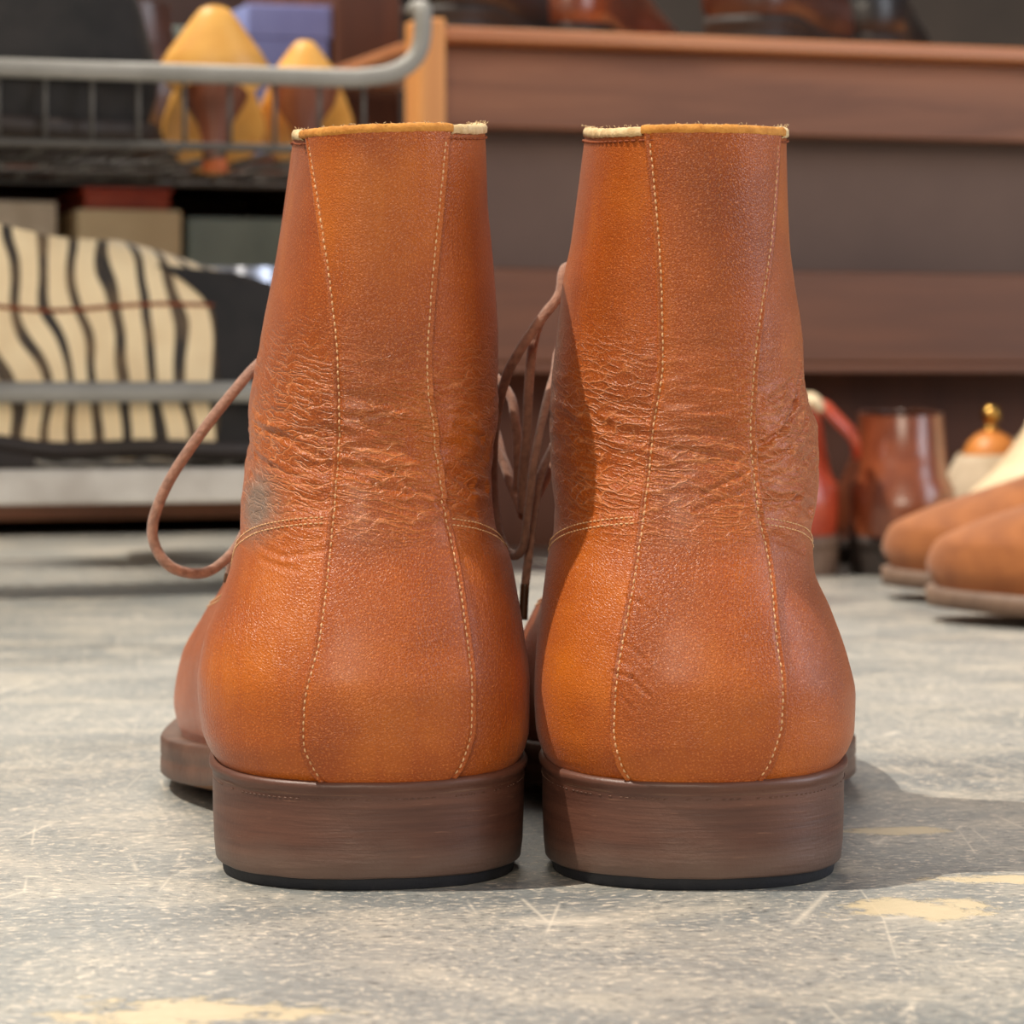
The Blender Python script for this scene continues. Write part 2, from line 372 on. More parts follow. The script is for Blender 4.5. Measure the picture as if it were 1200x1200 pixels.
# ------------------------------------------------------------ shoe lofting
def itp(x, xs, ys):
    """smooth (monotone cubic) interpolation"""
    x = np.asarray(x, float); xs = np.asarray(xs, float); ys = np.asarray(ys, float)
    h = np.diff(xs); d = np.diff(ys)/h; mm = np.zeros(len(xs))
    for i in range(1, len(xs)-1):
        if d[i-1]*d[i] > 0:
            w1 = 2*h[i]+h[i-1]; w2 = h[i]+2*h[i-1]; mm[i] = (w1+w2)/(w1/d[i-1]+w2/d[i])
    mm[0] = d[0]; mm[-1] = d[-1]
    x = np.clip(x, xs[0], xs[-1]); i = np.clip(np.searchsorted(xs, x)-1, 0, len(xs)-2)
    t = (x-xs[i])/h[i]
    return ((2*t**3-3*t**2+1)*ys[i] + (t**3-2*t**2+t)*h[i]*mm[i] + (-2*t**3+3*t**2)*ys[i+1] + (t**3-t**2)*h[i]*mm[i+1])

# columns:      zb   yb   yf   zf   Lb  pb   ym   wml  wmm   yc   wcl  wcm  pf
BOOT = np.array([
    (25,   4, 287,  17, 38, 2.3, 105, 34,  26,  190, 48,  45,  2.2),
    (35,   1, 292,  27, 38, 2.3, 105, 37,  30,  190, 50,  47,  2.2),
    (46,   0, 288,  40, 38, 2.3, 105, 38,  32,  188, 48,  45,  2.2),
    (57,   2, 272,  52, 38, 2.3, 100, 36,  33,  180, 42,  40,  2.1),
    (70,   6, 240,  64, 40, 2.3,  95, 33,  32,  165, 35,  34,  2.0),
    (80,  10, 212,  76, 42, 2.3,  90, 31,  31,  150, 30,  30,  2.0),
    (92,  13, 188,  92, 43, 2.3,  85, 0,   0,   135, 0,   0,   2.0),
    (105, 15, 162, 108, 44, 2.35, 78, 0,   0,   122, 0,   0,   2.0),
    (125, 14, 144, 128, 45, 2.4,  72, 0,   0,   112, 0,   0,   2.0),
    (150, 12, 134, 153, 45, 2.45, 68, 0,   0,   108, 0,   0,   2.0),
    (178,  9, 128, 181, 45, 2.5,  66, 0,   0,   104, 0,   0,   2.0)], float)
SHOE = np.array([
    (22,   4, 287,  17, 36, 2.3, 105, 32,  26,  190, 47,  44,  2.2),
    (32,   1, 292,  27, 36, 2.3, 105, 35,  30,  190, 49,  46,  2.2),
    (44,   0, 288,  38, 36, 2.3, 105, 36,  32,  188, 47,  44,  2.2),
    (55,   2, 268,  49, 36, 2.3, 100, 34,  32,  180, 40,  38,  2.1),
    (64,   5, 232,  62, 38, 2.3,  95, 31,  30,  160, 33,  32,  2.0),
    (70,   7, 195,  76, 38, 2.3,  90, 28,  28,  140, 27,  27,  2.0),
    (74,   9, 165,  90, 38, 2.3,  85, 24,  24,  125, 22,  22,  2.0)], float)
SHOE_W = ((22, 33, 33), (34, 36, 36), (48, 36, 36), (60, 33, 33), (74, 26, 26))
LB = ((25, 36.7, 37.3), (33.7, 39.8, 38.8), (45.9, 40.8, 38.8), (54.7, 39.5, 37.8), (66, 35, 36.3), (75.9, 31.9, 34.6), (80, 31, 32.6),
      (86.4, 30.8, 31.5), (92.7, 29.8, 31.1), (99, 28.1, 31.5), (107.4, 28.5, 32.6), (118, 27.3, 33), (128.4, 25.4, 33), (139, 23.5, 32.3),
      (149.4, 21.6, 31.3), (160, 19.7, 30.2), (170.4, 18, 29.8), (179, 17.4, 29.2))
RB = ((25, 36.6, 35.1), (33.5, 39.2, 37), (42.4, 39.4, 37.4), (51.2, 37.7, 37), (63, 33.7, 35.7), (72.8, 30, 34.5), (79.5, 29.8, 33.4),
      (86, 31.2, 33), (92.7, 32.2, 33.4), (106, 31.8, 33.8), (111.6, 30.2, 33.8), (118, 28.9, 33.4), (127.3, 28.5, 32.4), (141, 26.4, 30.9),
      (151, 25.1, 28.8), (164, 24.5, 26.9), (178, 24.1, 25.2))

class Last:
    """surface of a shoe: row zb (mm), column c in [-3,3]; |c| 0..1 back cap, 1..2 side, 2..3 front cap; sign = lateral + / medial -"""
    def __init__(s, T, Wt, tilt=0.0, lat=-1, zfeat=None):
        s.T = T; s.W = np.array(Wt, float); s.tilt = tilt; s.lat = lat; s.z0 = T[0, 0]; s.zf0 = T[0, 3]
    def par(s, zb, k): return itp(zb, s.T[:, 0], s.T[:, k])
    def feather(s, y):
        return s.base(y)+s.rise(y)
    def rise(s, y): return itp(y, [0, 12, 45, 100, 150], [0, .5, 2.4, .6, 0])
    def base(s, y):
        return itp(y, [0, 45, 95, 150, 200, 250, 292], [s.z0, s.z0, s.z0-4, s.zf0, s.zf0-2, s.zf0-1, s.zf0])
    def xy(s, zb, c):
        zb = np.asarray(zb, float); c = np.asarray(c, float)
        zb, c = np.broadcast_arrays(zb, c)
        lat = c >= 0; a = np.abs(c)
        yb, yf, Lb, pb, ym, yc, pf = [s.par(zb, k) for k in (1, 2, 4, 5, 6, 9, 12)]
        wb = np.where(lat, itp(zb, s.W[:, 0], s.W[:, 1]), itp(zb, s.W[:, 0], s.W[:, 2]))
        T = s.T.copy()
        for r in T:
            if r[7] == 0:
                wl = float(itp(r[0], s.W[:, 0], s.W[:, 1])); wm = float(itp(r[0], s.W[:, 0], s.W[:, 2]))
                r[7], r[8], r[10], r[11] = wl, wm, wl*0.82, wm*0.82
        wm_ = np.where(lat, itp(zb, T[:, 0], T[:, 7]), itp(zb, T[:, 0], T[:, 8]))
        wc = np.where(lat, itp(zb, T[:, 0], T[:, 10]), itp(zb, T[:, 0], T[:, 11]))
        ph = np.clip(a, 0, 1)*math.pi/2
        xb = wb*np.sin(ph)**(2/pb); y_b = yb + Lb*(1-np.cos(ph)**(2/pb))
        t = np.clip(a-1, 0, 1); y0 = yb+Lb; y_m = y0+(yc-y0)*t
        tm = (ym-y0)/(yc-y0)
        def sm(q): q = np.clip(q, 0, 1); return q*q*(3-2*q)
        xm = np.where(t < tm, wb+(wm_-wb)*sm(t/tm), wm_+(wc-wm_)*sm((t-tm)/(1-tm)))
        pf_ = np.clip(a-2, 0, 1)*math.pi/2
        xf = wc*np.cos(pf_)**(2/pf); y_f = yc+(yf-yc)*np.sin(pf_)**(2/pf)
        x = np.where(a <= 1, xb, np.where(a <= 2, xm, xf)); y = np.where(a <= 1, y_b, np.where(a <= 2, y_m, y_f))
        x = np.where(lat, x, -x)*s.lat
        return x, y
    def P(s, zb, c):
        x, y = s.xy(zb, c); zb = np.broadcast_to(np.asarray(zb, float), x.shape)
        yb = s.par(zb, 1); yf = s.par(zb, 2); zf = s.par(zb, 3)
        t = np.clip((y-yb)/(yf-yb), 0, 1); t = t*t*(3-2*t)
        z = s.base(y)+s.rise(y)*np.clip(1-(zb-s.z0)/22, 0, 1) + (zb-s.z0)*(1-t) + (zf-s.zf0)*t
        z = z + s.tilt*x*np.clip((zb-100)/80, 0, 1)**2
        return np.stack([x, y, z], -1)
    def N(s, zb, c):
        e = 0.4; ec = 0.01
        du = s.P(zb, np.asarray(c)+ec)-s.P(zb, np.asarray(c)-ec); dv = s.P(np.asarray(zb)+e, c)-s.P(np.asarray(zb)-e, c)
        n = np.cross(du, dv); n /= np.linalg.norm(n, axis=-1, keepdims=True)+1e-9
        return n*(-s.lat)*-1 if s.lat > 0 else n*-1*-1
    def col(s, zb, x):
        """column for a local x on the back cap"""
        lat = (x*s.lat) >= 0
        w_ = float(itp(zb, s.W[:, 0], s.W[:, 1 if lat else 2])); pb = float(s.par(zb, 5))
        q = min(0.98, abs(x)/w_); ph = math.asin(q**(pb/2)); c = ph/(math.pi/2)
        return c if lat else -c

def outward(L, P, N):
    """flip normals to point outwards"""
    cen = np.array([0, 60, 0]); r = P.copy(); r[..., 1] -= 60; r[..., 2] = 0
    sgn = np.sign((r*N).sum(-1, keepdims=True)); sgn[sgn == 0] = 1
    # use global consistency: majority
    return N if sgn.mean() > 0 else -N

def grid_faces(nr, nc, closed=True):
    F = []
    for i in range(nr-1):
        for j in range(nc if closed else nc-1):
            k = (j+1) % nc
            F.append((i*nc+j, i*nc+k, (i+1)*nc+k, (i+1)*nc+j))
    return F

def colset(n1, n2, n3):
    a = list(np.linspace(0, 1, n1, endpoint=False)) + list(np.linspace(1, 2, n2, endpoint=False)) + list(np.linspace(2, 3, n3))
    return np.array(a + [-v for v in a[-2:0:-1]])

def arc_uv(P, zb, cols):
    """signed arc length from the back centre"""
    nc = P.shape[1]; seg = np.linalg.norm(np.diff(P, axis=1), axis=-1); half = nc//2
    A = np.zeros(P.shape[:2]); A[:, 1:] = np.cumsum(seg, 1)
    tot = A[:, -1:]+np.linalg.norm(P[:, 0]-P[:, -1], axis=-1)[:, None]
    A[:, half+1:] -= tot
    return A

# ------------------------------------------------------------ the two ankle boots
def build_boot(idx, loc, rz, Wt, seamA, seamB, tilt, lat, label, creases):
    root = empty('ankle_boot', loc, rz, label, 'boot', 'pair of tan leather ankle boots')
    L = Last(BOOT, Wt, tilt, lat)
    mat, smat = (M['boot1'], M['strip1']) if idx == 1 else (M['boot2'], M['strip2'])
    sx = -lat   # screen side of medial
    ztop = 178.0
    rows = np.linspace(25, ztop, 250)
    cols = colset(90, 60, 40)
    ZB, CC = np.meshgrid(rows, cols, indexing='ij')
    P = L.P(ZB, CC); N = outward(L, P, L.N(ZB, CC))
    A = arc_uv(P, rows, cols)
    if lat < 0: A = -A            # arc grows to +x
    A = A if lat < 0 else A
    # arc sign: positive = local +x
    A = np.where(P[..., 0] >= 0, np.abs(A), -np.abs(A))
    # ankle seam curve (height by column)
    def seamz(c):
        a = np.abs(c)
        return itp(a, [0, 0.25, 0.55, 1.0, 1.6, 2.2, 3], [88, 87.5, 85.5, 79, 68, 62, 62])
    dz = ZB-seamz(CC)
    disp = np.where(True, 0.55/(1+np.exp(np.clip(dz/0.35, -40, 40))), 0)     # lower panel lies over the shaft
    lap = disp.copy()
    # soft folds round the ankle
    fold = np.zeros_like(P[..., 0])
    it = np.nditer(ZB, flags=['multi_index'])
    for zb in it:
        i, j = it.multi_index
        z = float(zb)
        if 70 < z < 150:
            mk = math.exp(-((z-106)/17)**2)
            u = A[i, j]
            q = noise.noise(Vector((u*0.045+idx*9.1, z*0.17+u*0.02*math.sin(idx*2+u*.05), idx)))
            q2 = noise.noise(Vector((u*0.09+idx*4.1, z*0.42, idx*3)))
            fold[i, j] = mk*(0.9*(1-abs(q)*2.4)+0.35*(1-abs(q2)*2.5))
        fold[i, j] += 0.25*noise.noise(Vector((A[i, j]*0.03, z*0.03, 5+idx)))
    disp = disp + fold*0.55
    for (pts, dep, wd) in creases:
        for k in range(len(pts)-1):
            (x0, z0), (x1, z1) = pts[k], pts[k+1]
            ll = (x1-x0)**2+(z1-z0)**2
            tt = np.clip(((A-x0)*(x1-x0)+(ZB-z0)*(z1-z0))/ll, 0, 1)
            dd = np.sqrt((A-x0-tt*(x1-x0))**2+(ZB-z0-tt*(z1-z0))**2)
            disp = disp-dep*np.exp(-(dd/wd)**2)+dep*0.55*np.exp(-((dd-wd*1.7)/(wd*.9))**2)
    disp *= np.clip((ZB-25)/3, 0, 1)*np.clip((ztop-ZB)/6, 0, 1)
    def disp_at(zb, c, nolap=False):
        i = int(round((zb-25)/(ztop-25)*(len(rows)-1))); i = max(0, min(len(rows)-1, i))
        j = int(np.argmin(np.abs(cols-c))); return disp[i, j]-(lap[i, j] if nolap else 0)
    PD = P+N*disp[..., None]
    nr, nc = PD.shape[:2]
    uv = np.stack([A/1000, ZB/1000], -1).reshape(-1, 2)
    V = PD.reshape(-1, 3)/1000
    # fold the bottom edge inwards so that the upper closes onto the sole
    bot = PD[0].copy(); inn = bot.copy(); inn[:, 0] *= 0.8; inn[:, 1] = 60+(inn[:, 1]-60)*0.94; inn[:, 2] -= 1.0
    base = len(V); V = np.vstack([V, inn/1000]); uv = np.vstack([uv, uv[:nc]])
    F = grid_faces(nr, nc)+[(j, base+j, base+(j+1) % nc, (j+1) % nc) for j in range(nc)]
    upper = mesh_obj('upper', V, F, mat, root, True, uv)

    # back strip
    sa = lambda z: float(itp(z, [p[0] for p in seamA][::-1], [p[1] for p in seamA][::-1]))
    sb = lambda z: float(itp(z, [p[0] for p in seamB][::-1], [p[1] for p in seamB][::-1]))
    def sc(z, x): return L.col(z, x)
    rows2 = np.linspace(25.2, ztop-0.6, 240); ncs = 90; mg = 1.5
    Vs = []; uvs = []
    fr = np.linspace(0, 1, ncs)
    for z in rows2:
        xa, xb_ = sa(z), sb(z)
        k1, k2 = sc(z, xa), sc(z, xb_)
        sgn = -1.0 if lat < 0 else 1.0
        # parameter in signed column where +x is positive
        c1, c2 = k1*sgn, k2*sgn
        # margin in column units
        p1 = L.P(z, k1); p1b = L.P(z, k1+0.01); mpu = np.linalg.norm(p1b-p1)/0.01
        p2 = L.P(z, k2); p2b = L.P(z, k2+0.01); mpu2 = np.linalg.norm(p2b-p2)/0.01
        cl, cr = c1-mg/mpu, c2+mg/mpu2
        cc = cl+(cr-cl)*fr
        da = (cc-cl)*mpu; db = (cr-cc)*mpu2
        h = 1.5*np.minimum(1, np.minimum(da, db)/0.30+0.0)
        h = h-0.42*np.exp(-((cc-c1)*mpu/0.5)**2)-0.42*np.exp(-((cc-c2)*mpu2/0.5)**2)
        h = np.where((da < 0.01) | (db < 0.01), -0.3, h)
        pp = L.P(np.full(ncs, z), cc*sgn); nn = L.N(np.full(ncs, z), cc*sgn)
        rr = pp-np.array([pp[:, 0].mean(), 60, 0]); 
        if (rr[:, :2]*nn[:, :2]).sum() < 0: nn = -nn
        ds = np.array([disp_at(z, q*sgn, True) for q in cc])
        pp = pp+nn*(h+ds)[:, None]
        Vs.append(pp)
        ar = np.interp(cc, np.sort(cols*sgn), A[int(round((z-25)/(ztop-25)*(len(rows)-1)))][np.argsort(cols*sgn)])
        uvs.append(np.stack([ar/1000, np.full(ncs, z/1000)], -1))
    Vs = np.array(Vs); mesh_obj('back_strip', Vs.reshape(-1, 3)/1000, grid_faces(len(rows2), ncs, False), smat, root, True, np.array(uvs).reshape(-1, 2))

    def stitch_line(fn, z_list, name, mt, height, ln=1.2, gap=1.65, r=0.235, par=None, wob=0.08):
        pts = [np.array(fn(q)) for q in z_list]
        d = [0]
        for a, b in zip(pts[:-1], pts[1:]): d.append(d[-1]+np.linalg.norm(b-a))
        P_ = np.array(pts); d = np.array(d); mb = MB()
        sI = 0.4
        while sI+ln < d[-1]:
            q = []
            ja = random.uniform(-wob, wob)
            for k in range(5):
                ss = sI+ln*k/4
                p = np.array([np.interp(ss, d, P_[:, i]) for i in range(3)])
                nn = np.array([np.interp(ss, d, [h_[i] for h_ in height]) for i in range(3)])
                lift = 0.26*math.sin(math.pi*k/4)-0.12
                q.append((p+nn*lift+np.array([ja, 0, 0]))/1000)
            mb.tube(q, [0.00012, r/1000, r/1000*1.05, r/1000, 0.00012], 6)
            sI += gap
        return mb.obj(name, mt, par or root, True)
    def surf(z, c, off):
        p = L.P(z, c); n = L.N(z, c); r = p-np.array([0, 60, 0])
        if (r[:2]*n[:2]).sum() < 0: n = -n
        return p+n*(off+disp_at(z, c)), n
    for fn in (sa, sb):
        zl = np.linspace(ztop-3, 26, 260)
        # smooth column path so that the thread runs evenly
        cs = [sc(z, fn(z)) for z in zl]
        pn = [surf(z, c, 1.0-float(lap[max(0, min(249, int(round((z-25)/(ztop-25)*249)))), int(np.argmin(np.abs(cols-c)))])) for z, c in zip(zl, cs)]
        PP = [p for p, n in pn]; NN = [n for p, n in pn]
        stitch_line(lambda i: PP[i], range(len(PP)), 'stitching', M['thread'], NN)
    # ankle seam double stitching on both flanks
    for side in (1, -1):
        zz0 = 87
        cA = abs(sc(zz0, sa(zz0))); cB = abs(sc(zz0, sb(zz0)))
        cS = (cA if ((sa(zz0)*lat > 0) == (side > 0)) else cB)+0.045
        for off in (-1.1, -2.5):
            ca = np.linspace(cS, 2.2, 240)
            pn = [surf(float(seamz(c))+off, c*side, 0.0) for c in ca]
            PP = [p for p, n in pn]; NN = [n for p, n in pn]
            stitch_line(lambda i: PP[i], range(len(PP)), 'seam_stitching', M['thread2' if idx == 3 else 'thread'], NN, ln=1.0, gap=1.35, r=0.17)
    # collar: raw folded edge, outer lip, rim and inside
    prof = [(0.2, -1.7), (0.62, -1.5), (0.62, -0.3), (0.2, 0.35), (-1.0, 0.6), (-2.6, 0.45), (-3.2, -0.5), (-3.2, -4)]
    cc = colset(110, 60, 40); n_ = len(cc); Vc = []
    p0 = L.P(np.full(n_, ztop), cc); nn = L.N(np.full(n_, ztop), cc); rr = p0-np.array([0, 60, 0])
    if (rr[:, :2]*nn[:, :2]).sum() < 0: nn = -nn
    nn[:, 2] = 0; nn /= np.linalg.norm(nn, axis=1, keepdims=True)
    xa_, xb_ = sa(ztop), sb(ztop)
    inner = (p0[:, 0] > xa_-1.5) & (p0[:, 0] < xb_+1.5) & (p0[:, 1] < 40)
    step = np.where(inner, 1.0, 0.0)
    for (o_, h_) in prof:
        q = p0+nn*(o_+step*(1.0 if o_ > 0 else 0.0))[:, None]
        rough = np.array([noise.noise(Vector((v[0]*0.9, v[1]*0.9, h_+idx*7)))*0.28 for v in q])
        q[:, 2] += h_+rough+np.where(inner, 0.35, 0); q += nn*rough[:, None]*0.5
        Vc.append(q)
    co_ = mesh_obj('collar', np.array(Vc).reshape(-1, 3)/1000, grid_faces(len(prof), n_), M['raw'], root)
    co_.data.materials.append(M['raw_pale'])
    for k, pl in enumerate(co_.data.polygons):
        if not inner[k % n_]: pl.material_index = 1
    # frayed fibres on the collar
    mb = MB()
    for k in range(70):
        j = random.choice([i for i in range(n_) if p0[i, 1] < 60]); p = p0[j]+nn[j]*random.uniform(-2, 1.2+step[j]); p = p+np.array([0, 0, 0.75])
        ln = random.uniform(0.3, 0.8); dr = np.array([random.uniform(-1, 1), random.uniform(-.5, .5), random.uniform(.3, 1)]); dr /= np.linalg.norm(dr)
        mb.tube([p/1000, (p+dr*ln*.5+np.array([.1, 0, .1]))/1000, (p+dr*ln)/1000], [.00012, .0001, .00004], 4)
    tag(mb.obj('frayed_fibres', M['lining'], root, True), kind='stuff')
    # scalloped stitch line under the collar
    zc = ztop-2.7
    ca = np.concatenate([np.linspace(-1.6, 1.6, 300)])
    def cof(c):
        p, n = surf(zc, c, 0.2); 
        if p[0] > xa_-1.5 and p[0] < xb_+1.5 and p[1] < 40: p = p+n*0.95
        return p, n
    pn = [cof(float(c)) for c in ca]; PP = [p for p, n in pn]; NN = [n for p, n in pn]
    stitch_line(lambda i: PP[i], range(len(PP)), 'collar_stitching', M['thread2'], NN, ln=1.7, gap=2.2, r=0.26, wob=0.02)
    # lining
    rl = np.linspace(ztop, 40, 24); cl_ = colset(30, 24, 16); Z2, C2 = np.meshgrid(rl, cl_, indexing='ij')
    Pl = L.P(Z2, C2); Nl = outward(L, Pl, L.N(Z2, C2)); Pl = Pl-Nl*3.0
    mesh_obj('lining', Pl.reshape(-1, 3)/1000, grid_faces(len(rl), len(cl_)), M['lining'], root)
    # vamp seam across the instep and a toe cap line
    for (zz, ys) in (('cap', 232),):
        mb = MB()
        for k in range(-40, 41):
            pass
    # sole with welt
    cs_ = colset(40, 60, 50); nS = len(cs_)
    x, y = L.xy(np.full(nS, 25.0), cs_); f = L.feather(y)
    nx = np.roll(x, -1)-np.roll(x, 1); ny = np.roll(y, -1)-np.roll(y, 1); nl = np.hypot(nx, ny)+1e-9
    ox, oy = ny/nl, -nx/nl
    if (ox*x+oy*(y-100)).sum() < 0: ox, oy = -ox, -oy
    welt = itp(y, [0, 60, 110, 170, 292], [1.0, 1.0, 1.5, 6.5, 6.0])
    def ring(off, z): return np.stack([x+ox*off, y+oy*off, z], -1)
    th = itp(y, [0, 55, 80, 150, 292], [3.5, 4.5, 6, 11, 10])
    Rr = [ring(-6+0*welt, f+0.4), ring(welt-0.8, f+0.3), ring(welt, f-0.5), ring(welt, f-th*0.42), ring(welt-0.5, f-th*0.5), ring(welt, f-th*0.58), ring(welt, f-th+0.8), ring(welt-0.9, f-th)]
    V = np.array(Rr).reshape(-1, 3); Fs = grid_faces(len(Rr), nS)
    mesh_obj('sole_edge', V/1000, Fs, M['edge'], root)
    R2 = [ring(welt-0.9, f-th), ring(welt*0-7, np.maximum(f-th-3.2, 0.6)), ring(welt*0-18, np.maximum(f-th-4.6, 0.3))]
    V = np.array(R2).reshape(-1, 3); Fs = grid_faces(3, nS)
    cpts = []; 
    h_ = nS//2; last = 2*nS
    for j in range(1, h_):
        Fs.append((last+j, last+j+1, last+(nS-j-1) % nS, last+(nS-j) % nS)) if j+1 <= h_ else None
    mesh_obj('outsole', V/1000, Fs, M['under'], root)
    # heel block
    def heel_ring(off, z, bulge=0):
        pts = []
        for c in list(np.linspace(-1.28, 1.28, 97)):
            xx, yy = L.xy(25.0, c); xx = float(xx); yy = float(yy)
            e = 0.004
            xa, ya = L.xy(25.0, c-e); xb2, yb2 = L.xy(25.0, c+e); tx, ty = float(xb2-xa), float(yb2-ya); l_ = math.hypot(tx, ty)
            qx, qy = ty/l_, -tx/l_
            if qx*xx+qy*(yy-60) < 0: qx, qy = -qx, -qy
            pts.append((xx+qx*off, yy+qy*off, z+(float(L.feather(min(yy, 45)))-25)*max(0, z-4)/21))
        # concave breast
        a, b = np.array(pts[-1]), np.array(pts[0])
        for k in range(1, 8):
            t = k/8; q = a*(1-t)+b*t; q[1] -= 3.0*math.sin(math.pi*t); pts.append(tuple(q))
        return pts
    prof = [(-4, 25.2), (0.6, 25.6), (1.5, 25.3), (1.9, 24.6), (1.8, 23.8), (1.2, 23.2), (1.0, 22.4), (0.9, 14), (0.6, 7), (0.2, 3.6), (-0.3, 3.0), (-0.6, 2.9)]
    HR = [heel_ring(o_, h_) for o_, h_ in prof]; nh = len(HR[0])
    jit = []
    for r_i, R_ in enumerate(HR):
        for (a, b, c) in R_:
            q = noise.noise(Vector((a*0.12, b*0.12, c*0.2+idx*3)))*0.35
            jit.append((a+q*0.4, b+q*0.5, c+(q*0.6 if 2 < r_i < 12 and c < 5 or c > 23 else 0)))
    Fh = grid_faces(len(HR), nh)+[tuple(range(nh)), tuple(range(len(jit)-1, len(jit)-nh-1, -1))]
    hb = mesh_obj('heel', np.array(jit)/1000, Fh, M['heel'], root)
    HL = [heel_ring(o_, h_) for o_, h_ in ((-1.0, 3.0), (-1.2, 2.6), (-1.6, 0.3), (-2.0, 0.0))]
    mesh_obj('heel_shadow_layer', np.array(HL).reshape(-1, 3)/1000, grid_faces(4, nh)+[tuple(range(3*nh, 4*nh))], M['heel_shadow'], hb)  # thin dark layer standing in for the shadow crescent below the heel
    # fudged stitches along the top of the heel
    mb = MB(); hr = heel_ring(1.05, 21.4)
    for k in range(3, 93, 1):
        if k < 20 or k > 78 or random.random() < 0.7:
            a, b = np.array(hr[k]), np.array(hr[k+1]); mb.tube([a/1000, (a*.5+b*.5)/1000, (a*.35+b*.65)/1000], [.0001, .00016, .0001], 5)
    tag(mb.obj('welt_stitching', M['edge'], hb, True))
    # lacing on the front: eyelets, crossing laces
    for k in range(7):
        z = 84+k*13.2; pr = []
        for side in (1, -1):
            p, n = surf(z, side*2.62, 0.5); pr.append((p, n))
            ringp = []; up = np.array([0, 0, 1.0]); t1 = np.cross(n, up); t1 /= np.linalg.norm(t1); t2 = np.cross(n, t1)
            for a in range(17): ringp.append((p+t1*2.0*math.cos(a*math.pi/8)+t2*2.0*math.sin(a*math.pi/8))/1000)
            V_, F_ = tube_geo(ringp, 0.0006, 6, False); mesh_obj('eyelet', V_, F_, M['brass'], root)
        a, na = pr[0]; b, nb = pr[1]; mid = (a+b)/2+np.array([0, 5.0, 1.5])
        tube_obj('lace_bar', [a/1000, (a+na*2)/1000, mid/1000, (b+nb*2)/1000, b/1000], 0.0012, M['lace'], root)
        if k < 6:
            p2, n2 = surf(z+13.2, -2.62, 0.5); mid = (a+p2)/2+np.array([0, 7.0, 0])
            tube_obj('lace_bar', [a/1000, (a+na*2)/1000, mid/1000, (p2+n2*2)/1000, p2/1000], 0.0012, M['lace'], root)
    return root, L

seam_L_a = [(178, -14), (158.8, -11.4), (138.4, -8.9), (124, -7.7), (107.8, -7.3), (91.4, -8.3), (77, -9.8), (58.8, -12.3), (43, -15.8), (36, -16), (28.5, -13.4), (24, -10)]
seam_L_b = [(178, 17), (158.8, 15.3), (138.4, 13.5), (122, 12.7), (107.8, 14.1), (89.4, 16.2), (77, 18.8), (58.8, 21.3), (47, 22.3), (38, 22.3), (30, 20.3), (24, 17)]
seam_R_a = [(178, -10.4), (158.8, -8.6), (142.4, -7.6), (124, -7.2), (107.8, -9.2), (91.4, -10.9), (75, -13.3), (58.8, -16.4), (47, -18.2), (38, -18.6), (30, -17), (24, -14)]
seam_R_b = [(178, 19.5), (154.7, 17.9), (136.3, 15.3), (120, 13.4), (107.8, 12.8), (89.4, 14.2), (75, 16.9), (58.8, 18.3), (47, 19.6), (40, 19.4), (30, 16.6), (24, 13)]
cre_L = [([(-42, 100), (-30, 98), (-14, 94)], 0.4, .9), ([(-45, 95), (-30, 93)], 0.35, .9), ([(-40, 107), (-26, 106), (-12, 101)], 0.35, .9),
         ([(-34, 80), (-22, 77), (-10, 79)], 0.25, 0.7), ([(-30, 76), (-18, 74)], 0.2, 0.7), ([(-6, 102), (2, 98), (8, 94), (15, 91)], 0.3, .6), ([(-6, 97), (0, 94), (8, 92)], 0.28, .6),
         ([(20, 97), (30, 93), (40, 92)], 0.8, 1.3), ([(16, 90), (30, 86)], 0.5, 1.0), ([(-2, 110), (6, 112), (13, 116)], 0.25, .7), ([(22, 108), (34, 104)], 0.5, 1.1)]
cre_R = [([(16, 103), (24, 107), (32, 114), (40, 121)], 0.9, .9), ([(16, 99), (26, 102), (38, 109)], 0.6, .9), ([(18, 95), (30, 98), (42, 101)], 0.4, .9),
         ([(20, 114), (30, 118)], 0.7, 1.1), ([(-26, 112), (-14, 110)], 0.25, .7), ([(-8, 103), (2, 102), (10, 100)], 0.22, .6), ([(2, 92), (10, 96), (16, 100)], 0.3, .6), ([(0, 88), (10, 92), (17, 96)], 0.25, .5),
         ([(-17, 68), (-13, 67), (-9, 64)], 0.28, .5), ([(-19, 58), (-14, 56), (-11, 53)], 0.28, .45), ([(-20, 51), (-15, 50), (-10, 45.5)], 0.34, .5), ([(-20, 46), (-17, 45), (-14, 42)], 0.25, .45), ([(-19, 54), (-15, 52.5)], 0.2, .4),
         ([(18, 90), (30, 90), (40, 87)], 0.8, 1.4), ([(20, 82), (34, 78)], 0.5, 1.2)]
bootL, LL = build_boot(1, (-0.0318, 0, 0), 5*D2R, LB, seam_L_a, seam_L_b, 0.045, -1,
    'left of the two large tan leather ankle boots, brown lace looping out at its side', cre_L)
bootR, LR = build_boot(2, (0.0427, 0, 0), -1*D2R, RB, seam_R_a, seam_R_b, 0.0, 1,
    'right of the two large tan leather ankle boots, standing before the red shoe', cre_R)

